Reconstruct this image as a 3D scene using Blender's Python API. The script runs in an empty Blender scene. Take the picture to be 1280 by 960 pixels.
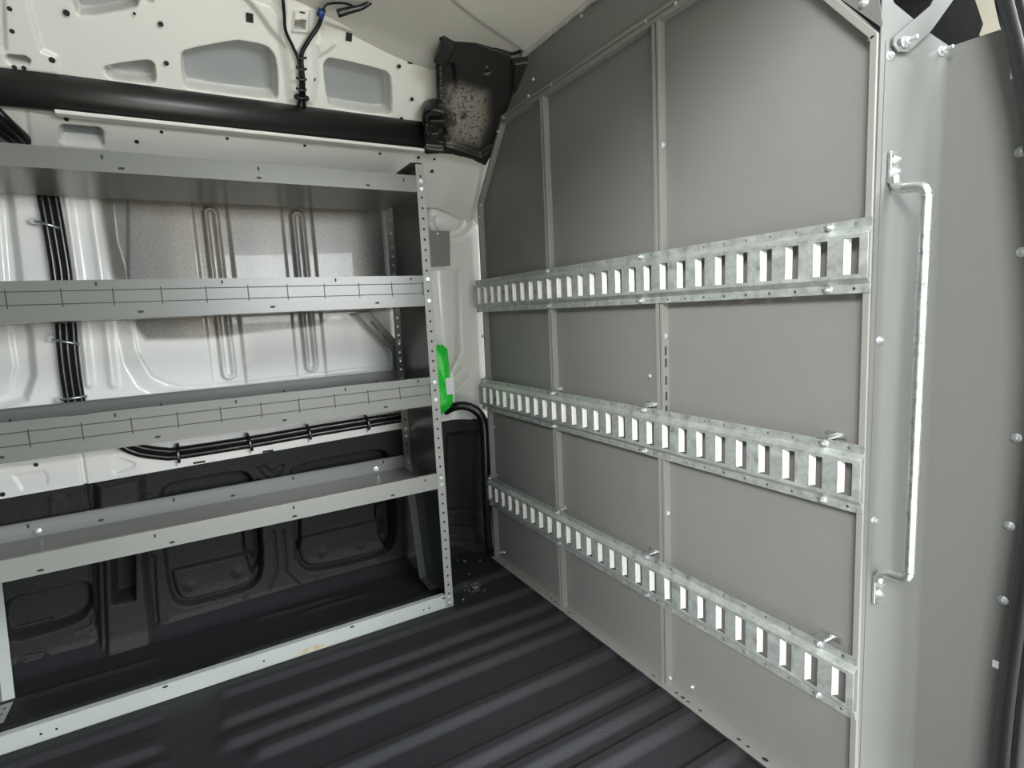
import bpy, math, random
import numpy as np
from mathutils import Vector, Matrix
from mathutils.geometry import tessellate_polygon
random.seed(4)
scn = bpy.context.scene
COL = scn.collection

# ------------------------------------------------------------------ camera
CAM = np.array([-1.016, 0.0, 1.045])
FPX = 694.36
yaw, pit, rol = [math.radians(a) for a in (29.6656, -7.5021, -2.8674)]
Fv = np.array([math.sin(yaw)*math.cos(pit), math.cos(yaw)*math.cos(pit), math.sin(pit)])
r0 = np.array([math.cos(yaw), -math.sin(yaw), 0.0])
u0 = np.cross(r0, Fv)
Rv = math.cos(rol)*r0 + math.sin(rol)*u0
Uv = -math.sin(rol)*r0 + math.cos(rol)*u0
cd = bpy.data.cameras.new('camera')
cam = bpy.data.objects.new('camera', cd)
COL.objects.link(cam)
M = Matrix(((Rv[0], Uv[0], -Fv[0], CAM[0]), (Rv[1], Uv[1], -Fv[1], CAM[1]), (Rv[2], Uv[2], -Fv[2], CAM[2]), (0, 0, 0, 1)))
cam.matrix_world = M
cd.sensor_width = 36
cd.lens = 36*FPX/1280
cd.clip_start = 0.01
scn.camera = cam

def ray(px, py):
    return (px-640)*Rv - (py-480)*Uv + FPX*Fv
def hit(px, py, P0, n):
    d = ray(px, py); P0 = np.array(P0, float); n = np.array(n, float)
    return CAM + d*(np.dot(P0-CAM, n)/np.dot(d, n))
def onX(px, py, X): return hit(px, py, (X, 0, 0), (1, 0, 0))
def onY(px, py, Y): return hit(px, py, (0, Y, 0), (0, 1, 0))
def onZ(px, py, Z): return hit(px, py, (0, 0, Z), (0, 0, 1))

# ------------------------------------------------------------------ materials
def mat(name, col, rough=0.5, metal=0.0, noise=0.0, nscale=20.0, bump=0.0, bscale=200.0, coat=0.0, rnoise=0.0, stretch=None, spec=0.5):
    m = bpy.data.materials.new(name); m.use_nodes = True
    nt = m.node_tree; b = nt.nodes['Principled BSDF']
    b.inputs['Base Color'].default_value = (*col, 1)
    b.inputs['Roughness'].default_value = rough
    b.inputs['Metallic'].default_value = metal
    b.inputs['Coat Weight'].default_value = coat
    b.inputs['Coat Roughness'].default_value = 0.15
    b.inputs['Specular IOR Level'].default_value = spec
    tc = nt.nodes.new('ShaderNodeTexCoord')
    src = tc.outputs['Object']
    if stretch:
        mp = nt.nodes.new('ShaderNodeMapping'); mp.inputs['Scale'].default_value = stretch
        nt.links.new(src, mp.inputs['Vector']); src = mp.outputs['Vector']
    if noise or rnoise:
        n = nt.nodes.new('ShaderNodeTexNoise'); n.inputs['Scale'].default_value = nscale
        n.inputs['Detail'].default_value = 5; n.inputs['Roughness'].default_value = 0.65
        nt.links.new(src, n.inputs['Vector'])
        if noise:
            cr = nt.nodes.new('ShaderNodeValToRGB')
            cr.color_ramp.elements[0].position = 0.3; cr.color_ramp.elements[1].position = 0.72
            cr.color_ramp.elements[0].color = (*[c*(1-noise) for c in col], 1)
            cr.color_ramp.elements[1].color = (*[min(1, c*(1+noise)) for c in col], 1)
            nt.links.new(n.outputs['Fac'], cr.inputs['Fac']); nt.links.new(cr.outputs['Color'], b.inputs['Base Color'])
        if rnoise:
            mr = nt.nodes.new('ShaderNodeMapRange')
            mr.inputs['From Min'].default_value = 0.3; mr.inputs['From Max'].default_value = 0.7
            mr.inputs['To Min'].default_value = rough-rnoise; mr.inputs['To Max'].default_value = rough+rnoise
            nt.links.new(n.outputs['Fac'], mr.inputs['Value']); nt.links.new(mr.outputs['Result'], b.inputs['Roughness'])
    if bump:
        n2 = nt.nodes.new('ShaderNodeTexNoise'); n2.inputs['Scale'].default_value = bscale; n2.inputs['Detail'].default_value = 3
        bp = nt.nodes.new('ShaderNodeBump'); bp.inputs['Strength'].default_value = bump; bp.inputs['Distance'].default_value = 0.002
        nt.links.new(tc.outputs['Object'], n2.inputs['Vector']); nt.links.new(n2.outputs['Fac'], bp.inputs['Height'])
        nt.links.new(bp.outputs['Normal'], b.inputs['Normal'])
    return m

MT = dict(
    part=mat('partition_grey_paint', (0.180, 0.181, 0.177), 0.36, bump=0.06, bscale=500, noise=0.03, nscale=6),
    frame=mat('frame_grey_paint', (0.222, 0.224, 0.213), 0.38),
    wing=mat('wing_grey_paint', (0.128, 0.134, 0.130), 0.42, bump=0.12, bscale=350),
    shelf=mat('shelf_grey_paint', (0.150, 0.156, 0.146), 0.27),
    shelf_mid=mat('shelf_grey_paint_lit', (0.215, 0.220, 0.205), 0.27),  # shelf paint lightened to put more light on the fourth tray
    shelf_low=mat('shelf_grey_paint_brightly_lit', (0.36, 0.385, 0.365), 0.30, noise=0.04, nscale=8),  # shelf paint lightened further, painting light onto kick rail and lower legs
    upright=mat('upright_grey_paint', (0.26, 0.265, 0.25), 0.30),
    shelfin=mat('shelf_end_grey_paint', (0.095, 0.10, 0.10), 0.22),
    groove=mat('dark_groove', (0.022, 0.023, 0.022), 0.6),
    galv=mat('galvanised_steel', (0.46, 0.505, 0.49), 0.36, 0.55, noise=0.30, nscale=38, rnoise=0.10),
    lip=mat('galvanised_slot_edge_lit', (0.80, 0.81, 0.79), 0.45, 0.2, noise=0.08, nscale=60),  # same steel made paler, light on the slot lips put into the colour
    zinc=mat('zinc_bolt', (0.62, 0.65, 0.66), 0.34, 0.8),
    zincbar=mat('zinc_bar', (0.60, 0.645, 0.63), 0.30, 0.9, noise=0.10, nscale=60, rnoise=0.08),
    white=mat('white_body_paint', (0.78, 0.78, 0.74), 0.30, coat=0.3),
    liner=mat('black_spray_liner', (0.0195, 0.020, 0.021), 0.66, bump=1.0, bscale=300, spec=0.35, noise=0.45, nscale=160),
    floor=mat('black_floor_liner', (0.0150, 0.0155, 0.0178), 0.58, bump=0.55, bscale=420, spec=0.35, noise=0.35, nscale=380),
    plastic=mat('black_plastic', (0.014, 0.014, 0.013), 0.36, bump=0.08, bscale=600),
    conduit=mat('black_conduit', (0.008, 0.008, 0.009), 0.25),
    rubber=mat('black_rubber', (0.012, 0.013, 0.016), 0.35),
    hole=mat('dark_hole', (0.010, 0.010, 0.010), 0.8),
    green=mat('green_film', (0.02, 0.62, 0.045), 0.30, noise=0.25, nscale=35, bump=0.4, bscale=45),
    film=mat('clear_film', (0.72, 0.76, 0.74), 0.2),
    label=mat('white_label', (0.75, 0.76, 0.78), 0.5, noise=0.15, nscale=180),
    blue=mat('blue_tape', (0.02, 0.05, 0.22), 0.4),
    inner=mat('unlit_inner_skin_paint', (0.50, 0.52, 0.52), 0.4),
    roof=mat('ceiling_paint', (0.66, 0.655, 0.60), 0.38),
    cab=mat('dark_cab_fabric', (0.012, 0.013, 0.016), 0.8, bump=0.3, bscale=300, noise=0.4, nscale=120),
    cream=mat('cream_pillar_trim', (0.36, 0.35, 0.29), 0.5),
    rust=mat('rust_smudge', (0.40, 0.35, 0.24), 0.5, noise=0.3, nscale=60),
    crumb=mat('pale_crumbs', (0.20, 0.20, 0.195), 0.7),
    ground=mat('concrete_apron', (0.62, 0.59, 0.53), 0.8, noise=0.1, nscale=3),
    sealer=mat('grey_seam_sealer', (0.42, 0.42, 0.40), 0.45, bump=0.5, bscale=60),
)

def skin_mat():
    m = bpy.data.materials.new('white_wall_with_grey_spray_and_reflections'); m.use_nodes = True
    nt = m.node_tree; b = nt.nodes['Principled BSDF']
    at = nt.nodes.new('ShaderNodeAttribute'); at.attribute_name = 'tone_mask'
    tc = nt.nodes.new('ShaderNodeTexCoord')
    n = nt.nodes.new('ShaderNodeTexNoise'); n.inputs['Scale'].default_value = 300; n.inputs['Detail'].default_value = 3
    n.inputs['Roughness'].default_value = 0.8
    nt.links.new(tc.outputs['Object'], n.inputs['Vector'])
    cr = nt.nodes.new('ShaderNodeValToRGB')
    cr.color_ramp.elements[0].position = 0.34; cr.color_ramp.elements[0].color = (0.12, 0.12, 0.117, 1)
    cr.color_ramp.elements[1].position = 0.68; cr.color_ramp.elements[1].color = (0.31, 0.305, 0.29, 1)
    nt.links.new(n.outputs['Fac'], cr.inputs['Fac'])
    # broad warm bands, reflections painted into the colour
    n3 = nt.nodes.new('ShaderNodeTexNoise'); n3.inputs['Scale'].default_value = 2.2; n3.inputs['Detail'].default_value = 1
    mp = nt.nodes.new('ShaderNodeMapping'); mp.inputs['Scale'].default_value = (3.0, 1.0, 0.45)
    nt.links.new(tc.outputs['Object'], mp.inputs['Vector']); nt.links.new(mp.outputs['Vector'], n3.inputs['Vector'])
    cr3 = nt.nodes.new('ShaderNodeValToRGB')
    cr3.color_ramp.elements[0].position = 0.40; cr3.color_ramp.elements[0].color = (0.80, 0.80, 0.80, 1)
    cr3.color_ramp.elements[1].position = 0.62; cr3.color_ramp.elements[1].color = (1.35, 1.25, 1.08, 1)
    nt.links.new(n3.outputs['Fac'], cr3.inputs['Fac'])
    mul = nt.nodes.new('ShaderNodeMix'); mul.data_type = 'RGBA'; mul.blend_type = 'MULTIPLY'; mul.inputs['Factor'].default_value = 1
    nt.links.new(cr.outputs['Color'], mul.inputs['A']); nt.links.new(cr3.outputs['Color'], mul.inputs['B'])
    mx = nt.nodes.new('ShaderNodeMix'); mx.data_type = 'RGBA'
    mx.inputs['A'].default_value = (0.79, 0.79, 0.765, 1)
    nt.links.new(mul.outputs['Result'], mx.inputs['B']); nt.links.new(at.outputs['Fac'], mx.inputs['Factor'])
    nt.links.new(mx.outputs['Result'], b.inputs['Base Color'])
    b.inputs['Roughness'].default_value = 0.30
    b.inputs['Coat Weight'].default_value = 0.2
    return m
MT['skin'] = skin_mat()
def two_mat(name, ca, cb, rough):
    m = bpy.data.materials.new(name); m.use_nodes = True
    nt = m.node_tree; b = nt.nodes['Principled BSDF']
    at = nt.nodes.new('ShaderNodeAttribute'); at.attribute_name = 'tone_mask'
    mx = nt.nodes.new('ShaderNodeMix'); mx.data_type = 'RGBA'
    mx.inputs['A'].default_value = (*ca, 1); mx.inputs['B'].default_value = (*cb, 1)
    nt.links.new(at.outputs['Fac'], mx.inputs['Factor']); nt.links.new(mx.outputs['Result'], b.inputs['Base Color'])
    b.inputs['Roughness'].default_value = rough; b.inputs['Coat Weight'].default_value = 0.3; b.inputs['Coat Roughness'].default_value = 0.15
    return m
MT['white2'] = two_mat('white_paint_with_shaded_holes', (0.64, 0.64, 0.595), (0.25, 0.265, 0.265), 0.3)  # second colour paints shade onto the floors of the holes

def dusty_mat():
    m = bpy.data.materials.new('dusty_black_plastic'); m.use_nodes = True
    nt = m.node_tree; b = nt.nodes['Principled BSDF']
    at = nt.nodes.new('ShaderNodeAttribute'); at.attribute_name = 'tone_mask'
    tc = nt.nodes.new('ShaderNodeTexCoord')
    n = nt.nodes.new('ShaderNodeTexNoise'); n.inputs['Scale'].default_value = 110; n.inputs['Detail'].default_value = 6
    nt.links.new(tc.outputs['Object'], n.inputs['Vector'])
    cr = nt.nodes.new('ShaderNodeValToRGB')
    cr.color_ramp.elements[0].position = 0.34; cr.color_ramp.elements[0].color = (0.05, 0.045, 0.038, 1)
    cr.color_ramp.elements[1].position = 0.50; cr.color_ramp.elements[1].color = (0.30, 0.27, 0.23, 1)
    nt.links.new(n.outputs['Fac'], cr.inputs['Fac'])
    mx = nt.nodes.new('ShaderNodeMix'); mx.data_type = 'RGBA'
    mx.inputs['A'].default_value = (0.013, 0.013, 0.012, 1)
    nt.links.new(cr.outputs['Color'], mx.inputs['B']); nt.links.new(at.outputs['Fac'], mx.inputs['Factor'])
    nt.links.new(mx.outputs['Result'], b.inputs['Base Color'])
    b.inputs['Roughness'].default_value = 0.42
    return m
MT['dusty'] = dusty_mat()

# ------------------------------------------------------------------ object helpers
ORG = {}
def tag(o, label=None, cat=None, group=None, kind=None):
    if label: o['label'] = label
    if cat: o['category'] = cat
    if group: o['group'] = group
    if kind: o['kind'] = kind
    return o
def thing(name, label, cat, loc=(0, 0, 0), group=None):
    o = bpy.data.objects.new(name, None); COL.objects.link(o)
    o.empty_display_size = 0.05
    o.location = loc; ORG[o] = Vector(loc)
    return tag(o, label, cat, group)
def link_mesh(name, me, parent=None):
    o = bpy.data.objects.new(name, me); COL.objects.link(o)
    if parent is not None:
        o.parent = parent
        ORG[o] = ORG[parent]
    else:
        ORG[o] = Vector((0, 0, 0))
    return o

class MB:
    def __init__(s): s.v = []; s.f = []; s.mi = []; s.m = 0; s.smooth = []
    def add(s, vs, fs, sm=False):
        k = len(s.v); s.v += [Vector(tuple(map(float, p))) for p in vs]
        for f in fs: s.f.append([i+k for i in f]); s.mi.append(s.m); s.smooth.append(sm)
        return s
    def box(s, a, b):
        x0, y0, z0 = a; x1, y1, z1 = b
        return s.add([(x0,y0,z0),(x1,y0,z0),(x1,y1,z0),(x0,y1,z0),(x0,y0,z1),(x1,y0,z1),(x1,y1,z1),(x0,y1,z1)],
                     [(0,3,2,1),(4,5,6,7),(0,1,5,4),(1,2,6,5),(2,3,7,6),(3,0,4,7)])
    def sheet(s, outer, holes, fmap, n, t):
        """flat sheet: outer / holes are 2-D loops, fmap turns (u,v) into a point, extruded by n*t"""
        n = Vector(tuple(map(float, n)))
        loops = [list(outer)] + [list(h) for h in holes]
        flat = [p for l in loops for p in l]
        tris = tessellate_polygon([[Vector((p[0], p[1], 0)) for p in l] for l in loops])
        P = [Vector(tuple(map(float, fmap(*p)))) for p in flat]; N = len(P)
        fs = []
        for a, b, c in tris:
            fs.append((a, b, c)); fs.append((c+N, b+N, a+N))
        k = 0
        for l in loops:
            m = len(l)
            for i in range(m):
                j = (i+1) % m
                fs.append((k+i, k+j, k+j+N, k+i+N))
            k += m
        return s.add(P + [p+n*t for p in P], fs)
    def prism(s, prof, fmap, a, b):
        """profile loop (u,v) swept from a to b; fmap(u,v,w)"""
        m = len(prof)
        vs = [fmap(u, v, a) for u, v in prof] + [fmap(u, v, b) for u, v in prof]
        fs = [(i, (i+1) % m, (i+1) % m+m, i+m) for i in range(m)]
        fs += [tuple(range(m-1, -1, -1)), tuple(range(m, 2*m))]
        return s.add(vs, fs)
    def bar(s, p, q, n, w, d):
        """bar from p to q; width w along cross(n,dir) side, depth d along n (from the p-q line)"""
        p = Vector(p); q = Vector(q); n = Vector(n).normalized(); t = (q-p).normalized(); b = t.cross(n)
        vs = [p, p+b*w, p+b*w+n*d, p+n*d, q, q+b*w, q+b*w+n*d, q+n*d]
        return s.add(vs, [(0,1,2,3),(7,6,5,4),(0,4,5,1),(1,5,6,2),(2,6,7,3),(3,7,4,0)])
    def tube(s, path, r, seg=12, sub=6, smooth=True):
        P = [Vector(tuple(map(float, p))) for p in path]
        if smooth and len(P) > 2:
            Q = []
            for i in range(len(P)-1):
                a = P[max(i-1, 0)]; b = P[i]; c = P[i+1]; d = P[min(i+2, len(P)-1)]
                for k in range(sub):
                    t = k/sub
                    Q.append(0.5*((2*b)+(c-a)*t+(2*a-5*b+4*c-d)*t*t+(3*b-a-3*c+d)*t**3))
            Q.append(P[-1]); P = Q
        rr = r if isinstance(r, (list, tuple)) else None
        T = [(P[min(i+1, len(P)-1)]-P[max(i-1, 0)]).normalized() for i in range(len(P))]
        nrm = T[0].orthogonal().normalized(); vs = []
        for i, p in enumerate(P):
            nrm = (nrm - T[i]*nrm.dot(T[i])).normalized(); bn = T[i].cross(nrm)
            rad = r if rr is None else rr[0]+(rr[1]-rr[0])*i/(len(P)-1)
            for k in range(seg):
                a = 2*math.pi*k/seg
                vs.append(p+nrm*(rad*math.cos(a))+bn*(rad*math.sin(a)))
        fs = []
        for i in range(len(P)-1):
            for k in range(seg):
                k2 = (k+1) % seg
                fs.append((i*seg+k, i*seg+k2, (i+1)*seg+k2, (i+1)*seg+k))
        fs.append(tuple(range(seg-1, -1, -1))); L = (len(P)-1)*seg
        fs.append(tuple(range(L, L+seg)))
        return s.add(vs, fs, True)
    def disc(s, p, n, r, h=0.001, seg=10, ry=None):
        p = Vector(tuple(map(float, p))); n = Vector(tuple(map(float, n))).normalized()
        a = Vector((0, 0, 1)); a = (a-n*a.dot(n)).normalized() if abs(n.z) < 0.95 else Vector((1, 0, 0)); b = n.cross(a)
        ry = r if ry is None else ry
        R = [a*(ry*math.cos(2*math.pi*k/seg))+b*(r*math.sin(2*math.pi*k/seg)) for k in range(seg)]
        vs = [p+q for q in R]+[p+q+n*h for q in R]
        fs = [(k, (k+1) % seg, (k+1) % seg+seg, k+seg) for k in range(seg)]+[tuple(range(seg, 2*seg)), tuple(range(seg-1, -1, -1))]
        return s.add(vs, fs)
    def build(s, name, mats, parent=None, bevel=0.0):
        if not isinstance(mats, (list, tuple)): mats = [mats]
        off = ORG[parent] if parent is not None else Vector((0, 0, 0))
        me = bpy.data.meshes.new(name)
        me.from_pydata([tuple(p-off) for p in s.v], [], s.f)
        for m in mats: me.materials.append(m)
        me.polygons.foreach_set('material_index', s.mi)
        me.polygons.foreach_set('use_smooth', s.smooth)
        import bmesh
        bm = bmesh.new(); bm.from_mesh(me); bmesh.ops.recalc_face_normals(bm, faces=bm.faces); bm.to_mesh(me); bm.free()
        o = link_mesh(name, me, parent)
        if bevel:
            md = o.modifiers.new('bevel', 'BEVEL'); md.width = bevel; md.segments = 2; md.limit_method = 'ANGLE'
        return o

def circ(u, v, r, n=8, rv=None):
    rv = rv or r
    return [(u+r*math.cos(2*math.pi*k/n), v+rv*math.sin(2*math.pi*k/n)) for k in range(n)]
def rect(u0, u1, v0, v1): return [(u0, v0), (u1, v0), (u1, v1), (u0, v1)]

# hex bolt, shared meshes
_bolt = {}
def bolt_mesh(kind):
    if kind in _bolt: return _bolt[kind]
    b = MB(); n = (0, 0, 1)
    if kind == 'hex':
        b.disc((0, 0, 0), n, 0.0085, 0.0015, 14); b.disc((0, 0, 0.0015), n, 0.0062, 0.005, 6); b.disc((0, 0, 0.0065), n, 0.003, 0.0035, 8)
    elif kind == 'stud':
        b.disc((0, 0, 0), n, 0.009, 0.002, 14); b.disc((0, 0, 0.002), n, 0.0068, 0.006, 6); b.disc((0, 0, 0.008), n, 0.0035, 0.014, 10)
    elif kind == 'dome':
        for i, (r, h) in enumerate(((0.0075, 0.002), (0.0066, 0.0015), (0.0048, 0.0012), (0.0025, 0.0006))):
            b.disc((0, 0, sum((0.002, 0.0015, 0.0012, 0.0006)[:i])), n, r, h, 12)
    me = bpy.data.meshes.new('bolt_'+kind)
    me.from_pydata([tuple(p) for p in b.v], [], b.f); me.materials.append(MT['zinc'])
    _bolt[kind] = me
    return me
def bolt(parent, p, n, kind='hex', scale=1.0, name='bolt', label=None):
    o = bpy.data.objects.new(name, bolt_mesh(kind)); COL.objects.link(o)
    q = Vector((0, 0, 1)).rotation_difference(Vector(tuple(map(float, n))).normalized())
    o.parent = parent
    o.rotation_mode = 'QUATERNION'; o.rotation_quaternion = q
    o.location = Vector(tuple(map(float, p)))-ORG[parent]
    o.scale = (scale,)*3
    return o

# ------------------------------------------------------------------ pressed sheet metal as height fields
def sdf(U, V, P):
    P = np.array(P, float); d = np.full(U.shape, 1e9); s = np.ones(U.shape); n = len(P)
    for i in range(n):
        a = P[i]; b = P[i-1]
        ex, ey = b-a; wx = U-a[0]; wy = V-a[1]
        t = np.clip((wx*ex+wy*ey)/(ex*ex+ey*ey+1e-12), 0, 1)
        d = np.minimum(d, (wx-ex*t)**2+(wy-ey*t)**2)
        c1 = V >= a[1]; c2 = V < b[1]; c3 = ex*wy > ey*wx
        flip = (c1 & c2 & c3) | (~c1 & ~c2 & ~c3)
        s = np.where(flip, -s, s)
    return s*np.sqrt(d)
def ldist(U, V, P):
    P = np.array(P, float); d = np.full(U.shape, 1e9)
    for a, b in zip(P[:-1], P[1:]):
        ex, ey = b-a; wx = U-a[0]; wy = V-a[1]
        t = np.clip((wx*ex+wy*ey)/(ex*ex+ey*ey+1e-12), 0, 1)
        d = np.minimum(d, (wx-ex*t)**2+(wy-ey*t)**2)
    return np.sqrt(d)
def chk(P, n=2):
    for _ in range(n):
        Q = []
        for a, b in zip(P, P[1:]+P[:1]):
            Q += [(0.75*a[0]+0.25*b[0], 0.75*a[1]+0.25*b[1]), (0.25*a[0]+0.75*b[0], 0.25*a[1]+0.75*b[1])]
        P = Q
    return P
def ss(t): t = np.clip(t, 0, 1); return t*t*(3-2*t)
def press(H, d, depth, w=0.012): return H+depth*ss(0.5-d/w)
def setto(H, d, val, w=0.012):
    k = ss(0.5-d/w); return H*(1-k)+val*k
def groove(H, dist, depth, w=0.006): return H-depth*np.exp(-(dist/w)**2)

def hf(name, us, vs, fun, fmap, mats, mi=None, tone_mask=None, parent=None, holes=None):
    """height field: fun(U,V)->H ; fmap(U,V,H)->(X,Y,Z) arrays"""
    U, V = np.meshgrid(us, vs)
    H = fun(U, V)
    X, Y, Z = fmap(U, V, H)
    nu, nv = len(us), len(vs)
    co = np.stack([X.ravel(), Y.ravel(), Z.ravel()], 1)
    idx = np.arange(nu*nv).reshape(nv, nu)
    q = np.stack([idx[:-1, :-1], idx[:-1, 1:], idx[1:, 1:], idx[1:, :-1]], -1).reshape(-1, 4)
    if holes is not None:
        Uc = (U[:-1, :-1]+U[1:, 1:])/2; Vc = (V[:-1, :-1]+V[1:, 1:])/2
        q = q[~holes(Uc, Vc).ravel()]
    me = bpy.data.meshes.new(name)
    me.from_pydata(co.tolist(), [], q.tolist())
    for m in (mats if isinstance(mats, list) else [mats]): me.materials.append(m)
    me.polygons.foreach_set('use_smooth', [True]*len(me.polygons))
    if tone_mask is not None:
        at = me.attributes.new('tone_mask', 'FLOAT', 'POINT')
        at.data.foreach_set('value', tone_mask(U, V).ravel().astype(np.float32))
    o = link_mesh(name, me, parent)
    return o

# ================================================================== FLOOR
RIBS = [1.86, 1.687, 1.555, 1.465, 1.387, 1.222, 1.077, 0.990, 0.902, 0.768, 0.62, 0.50, 0.36]
def floor_h(U, V):
    H = np.zeros(U.shape)
    for y in RIBS:
        prof = np.clip((V-(y-0.012))/0.024, 0, 1)*ss(((y+0.052)-V)/0.018)
        e1 = -1.085 if y > 1.42 else -0.985
        if y == 1.387: e1 = -1.02
        ends = ss((U-e1)/0.05)
        if y < 2.0:
            ends = np.maximum(ends, ss((-1.165-U)/0.05) if y > 1.3 else ss((-1.12-U)/0.05))
        H += 0.0135*prof*ends
    for y, x0, x1 in ((2.035, -0.80, -0.50), (2.085, -0.95, -0.62), (2.02, -1.75, -1.2)):   # short ribs by the side wall
        H += 0.006*ss(1-np.abs(V-y)/0.022)*ss((U-x0)/0.05)*ss((x1-U)/0.05)
    H = groove(H, np.abs(U+1.128), 0.003, 0.005)
    H += 0.035*ss((V-2.12)/0.10)                                  # rises into the side wall
    return H
o = hf('floor', np.arange(-2.6, 0.101, 0.012), np.arange(0.24, 2.301, 0.0045), floor_h, lambda U, V, H: (U, V, H), MT['floor'])
tag(o, kind='structure')

# ================================================================== SIDE WALL
NL = np.array((0, 1, 0.083)); PL = np.array((0, 2.20, 0.0))       # lower (black) wall plane y = 2.20 - .083 z
def low(*pts, d=0.0): return [(p[0], p[2]) for p in (hit(x, y, PL-np.array((0, d, 0)), NL) for x, y in pts)]
YW = 2.165                                                        # white inner panel
def wht(*pts, Y=YW): return [(p[0], p[2]) for p in (onY(x, y, Y) for x, y in pts)]

def pillar_front(U): return 0.105*ss((U+0.11)/0.15)
POCK_A = chk(low((198,625),(206,610),(219,604),(299,590),(310,593),(317,604),(325.5,664),(328.5,702),(325,726),(308,740),(239,758),(224,757),(215,748),(209,720)), 2)
POCK_B = chk(low((361,594),(370,582),(465,564),(480,564),(488,574),(495,622),(495,676),(489,688),(474,697),(394,716),(376,710),(371,690)), 2)
POCK_C = chk(low((0,752),(60,742),(104,728),(111,735),(113,762),(100,775),(62,790),(0,806)), 2)
POCK_D = low((-60,640),(-10,640),(-10,700),(-60,710))
PILL = low((126,690),(124,600),(178,590),(184,700),(188,745),(194,800),(197,815),(134,832),(130,790),d=-0.03)
SLOT = low((138,640),(166,634),(167,752),(141,757),d=0.06)
def low_h(U, V):
    H = np.zeros(U.shape)
    dA, dB, dC = sdf(U, V, POCK_A), sdf(U, V, POCK_B), sdf(U, V, POCK_C)
    for d, zl, x0 in ((dA, 0.205, 0), (dB, 0.215, 0)):
        H = setto(H, d, -0.055, 0.013)
        inner = -0.055+0.022*ss((zl-V)/0.012)+0.012*ss((zl-0.085-V)/0.05)
        k = ss(0.5-(d+0.012)/0.02); H = H*(1-k)+inner*k
    H = setto(H, dC, -0.06, 0.02)
    # dark gap at the right end of each pocket
    for q in (low((303,640),(322,600),(326,664),(328,706),(316,722),(306,690)), low((474,625),(492,620),(494,676),(486,690),(476,668)), low((368,650),(378,648),(378,680),(370,700))):
        H = press(H, sdf(U, V, q), -0.05, 0.014)
    dp = sdf(U, V, PILL)
    H = press(H, dp, 0.052, 0.030)
    H = setto(H, sdf(U, V, SLOT), -0.06, 0.014)
    # creases
    for P in (((342,665),(346,714),(336,738)), ((354,664),(358,717),(373,731)),
              ((196,785),(388,729),(506,697),(508,678)), ((192,697),(196,785)),
              ((0,801),(40,790),(57,785)), ((16,836),(30,822),(52,817),(72,824),(100,815)), ((97,790),(115,783),(120,770)), ((118,765),(124,820)),
              ((322,587),(330,584),(340,592),(347,585),(353,583),(350,594),(340,600),(331,597),(322,587))):
        H = groove(H, ldist(U, V, low(*P)), 0.009, 0.005)
    for P, dd, ww in ((((107,606),(111,642)), 0.010, 0.004), (((130,690),(132,760),(135,829)), 0.022, 0.007), (((181,640),(190,748),(199,806)), 0.018, 0.008), (((112,690),(116,790)), 0.012, 0.006)):
        H = groove(H, ldist(U, V, low(*P)), dd, ww)
    H = press(H, sdf(U, V, low((62,622),(66,619),(78,620),(82,628),(83,646),(62,650))), 0.004, 0.008)
    H = press(H, sdf(U, V, low((175,605),(191,603),(191,616),(175,618))), 0.004, 0.008)
    for c, r in (((238,737), 0.02), ((298,720), 0.018), ((405,695), 0.014), ((453,685), 0.012)):   # dimples
        u, v = low(c)[0]; H += 0.010*np.exp(-((U-u)**2+(V-v)**2)/r**2)
    # pocket beyond the shelf end
    q = low((560,545),(590,535),(602,545),(604,640),(596,662),(560,668)); H = press(H, sdf(U, V, q), -0.03, 0.03)
    H = groove(H, np.abs(V-(0.18+0*U))+10*(U < -0.24), 0.006, 0.008)
    H = groove(H, np.abs(V-0.10)+10*(U < -0.24), 0.006, 0.006)
    # foot flares out to the floor
    H += 0.02*ss((0.05-V)/0.05)
    H += pillar_front(U)
    return H
ZB = lambda U: 0.571+0.022*(U+1.37)                                # paint line between black liner and white
o = hf('wall_left', np.arange(-2.0, 0.101, 0.0036), np.linspace(0, 1, 170),
       lambda U, V: low_h(U, V*ZB(U)), lambda U, V, H: (U, PL[1]-0.083*V*ZB(U)-H, V*ZB(U)), MT['liner'])
tag(o, kind='structure')
WALL = o
# square clip holes and dots of the black wall
b = MB()
nl = (0, -1, 0)
def lowpt(px, py, d=0.0):
    p = hit(px, py, PL-np.array((0, d, 0)), NL); return p
for px, py, s in ((308,748,3.6),(398,722,3.4),(478,699,3.2),(207,776,3.8),(182,610,4.2),(83,577+60,0.1)):
    p = lowpt(px, py, 0.004); h = s/FPX*2.1
    b.box((p[0]-h, p[1]-0.001, p[2]-h), (p[0]+h, p[1]+0.004, p[2]+h))
for px, py in ((88,618),(8,646),(226,595),(316,580),(338,577),(388,568),(462,554),(198,720),(362,672),(500,630),(556,660)):
    p = lowpt(px, py, 0.003); b.disc(p, nl, 0.007, 0.001, 10)
for q, dep in ((low((142,650),(164,645),(165,750),(143,754),d=0.06), -0.052), (low((306,655),(320,625),(324,664),(326,700),(318,716),(309,690)), -0.085), (low((477,640),(490,632),(492,676),(486,686),(479,668)), -0.085), (low((369,652),(377,650),(377,678),(371,694)), -0.085)):
    b.sheet(q, [], lambda u, v: (u, PL[1]-0.083*v-dep, v), (0, -1, 0), 0.002)  # black sheets painting in the shade deep in the slot and pocket gaps
b.build('clip_hole', MT['hole'], WALL)

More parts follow.
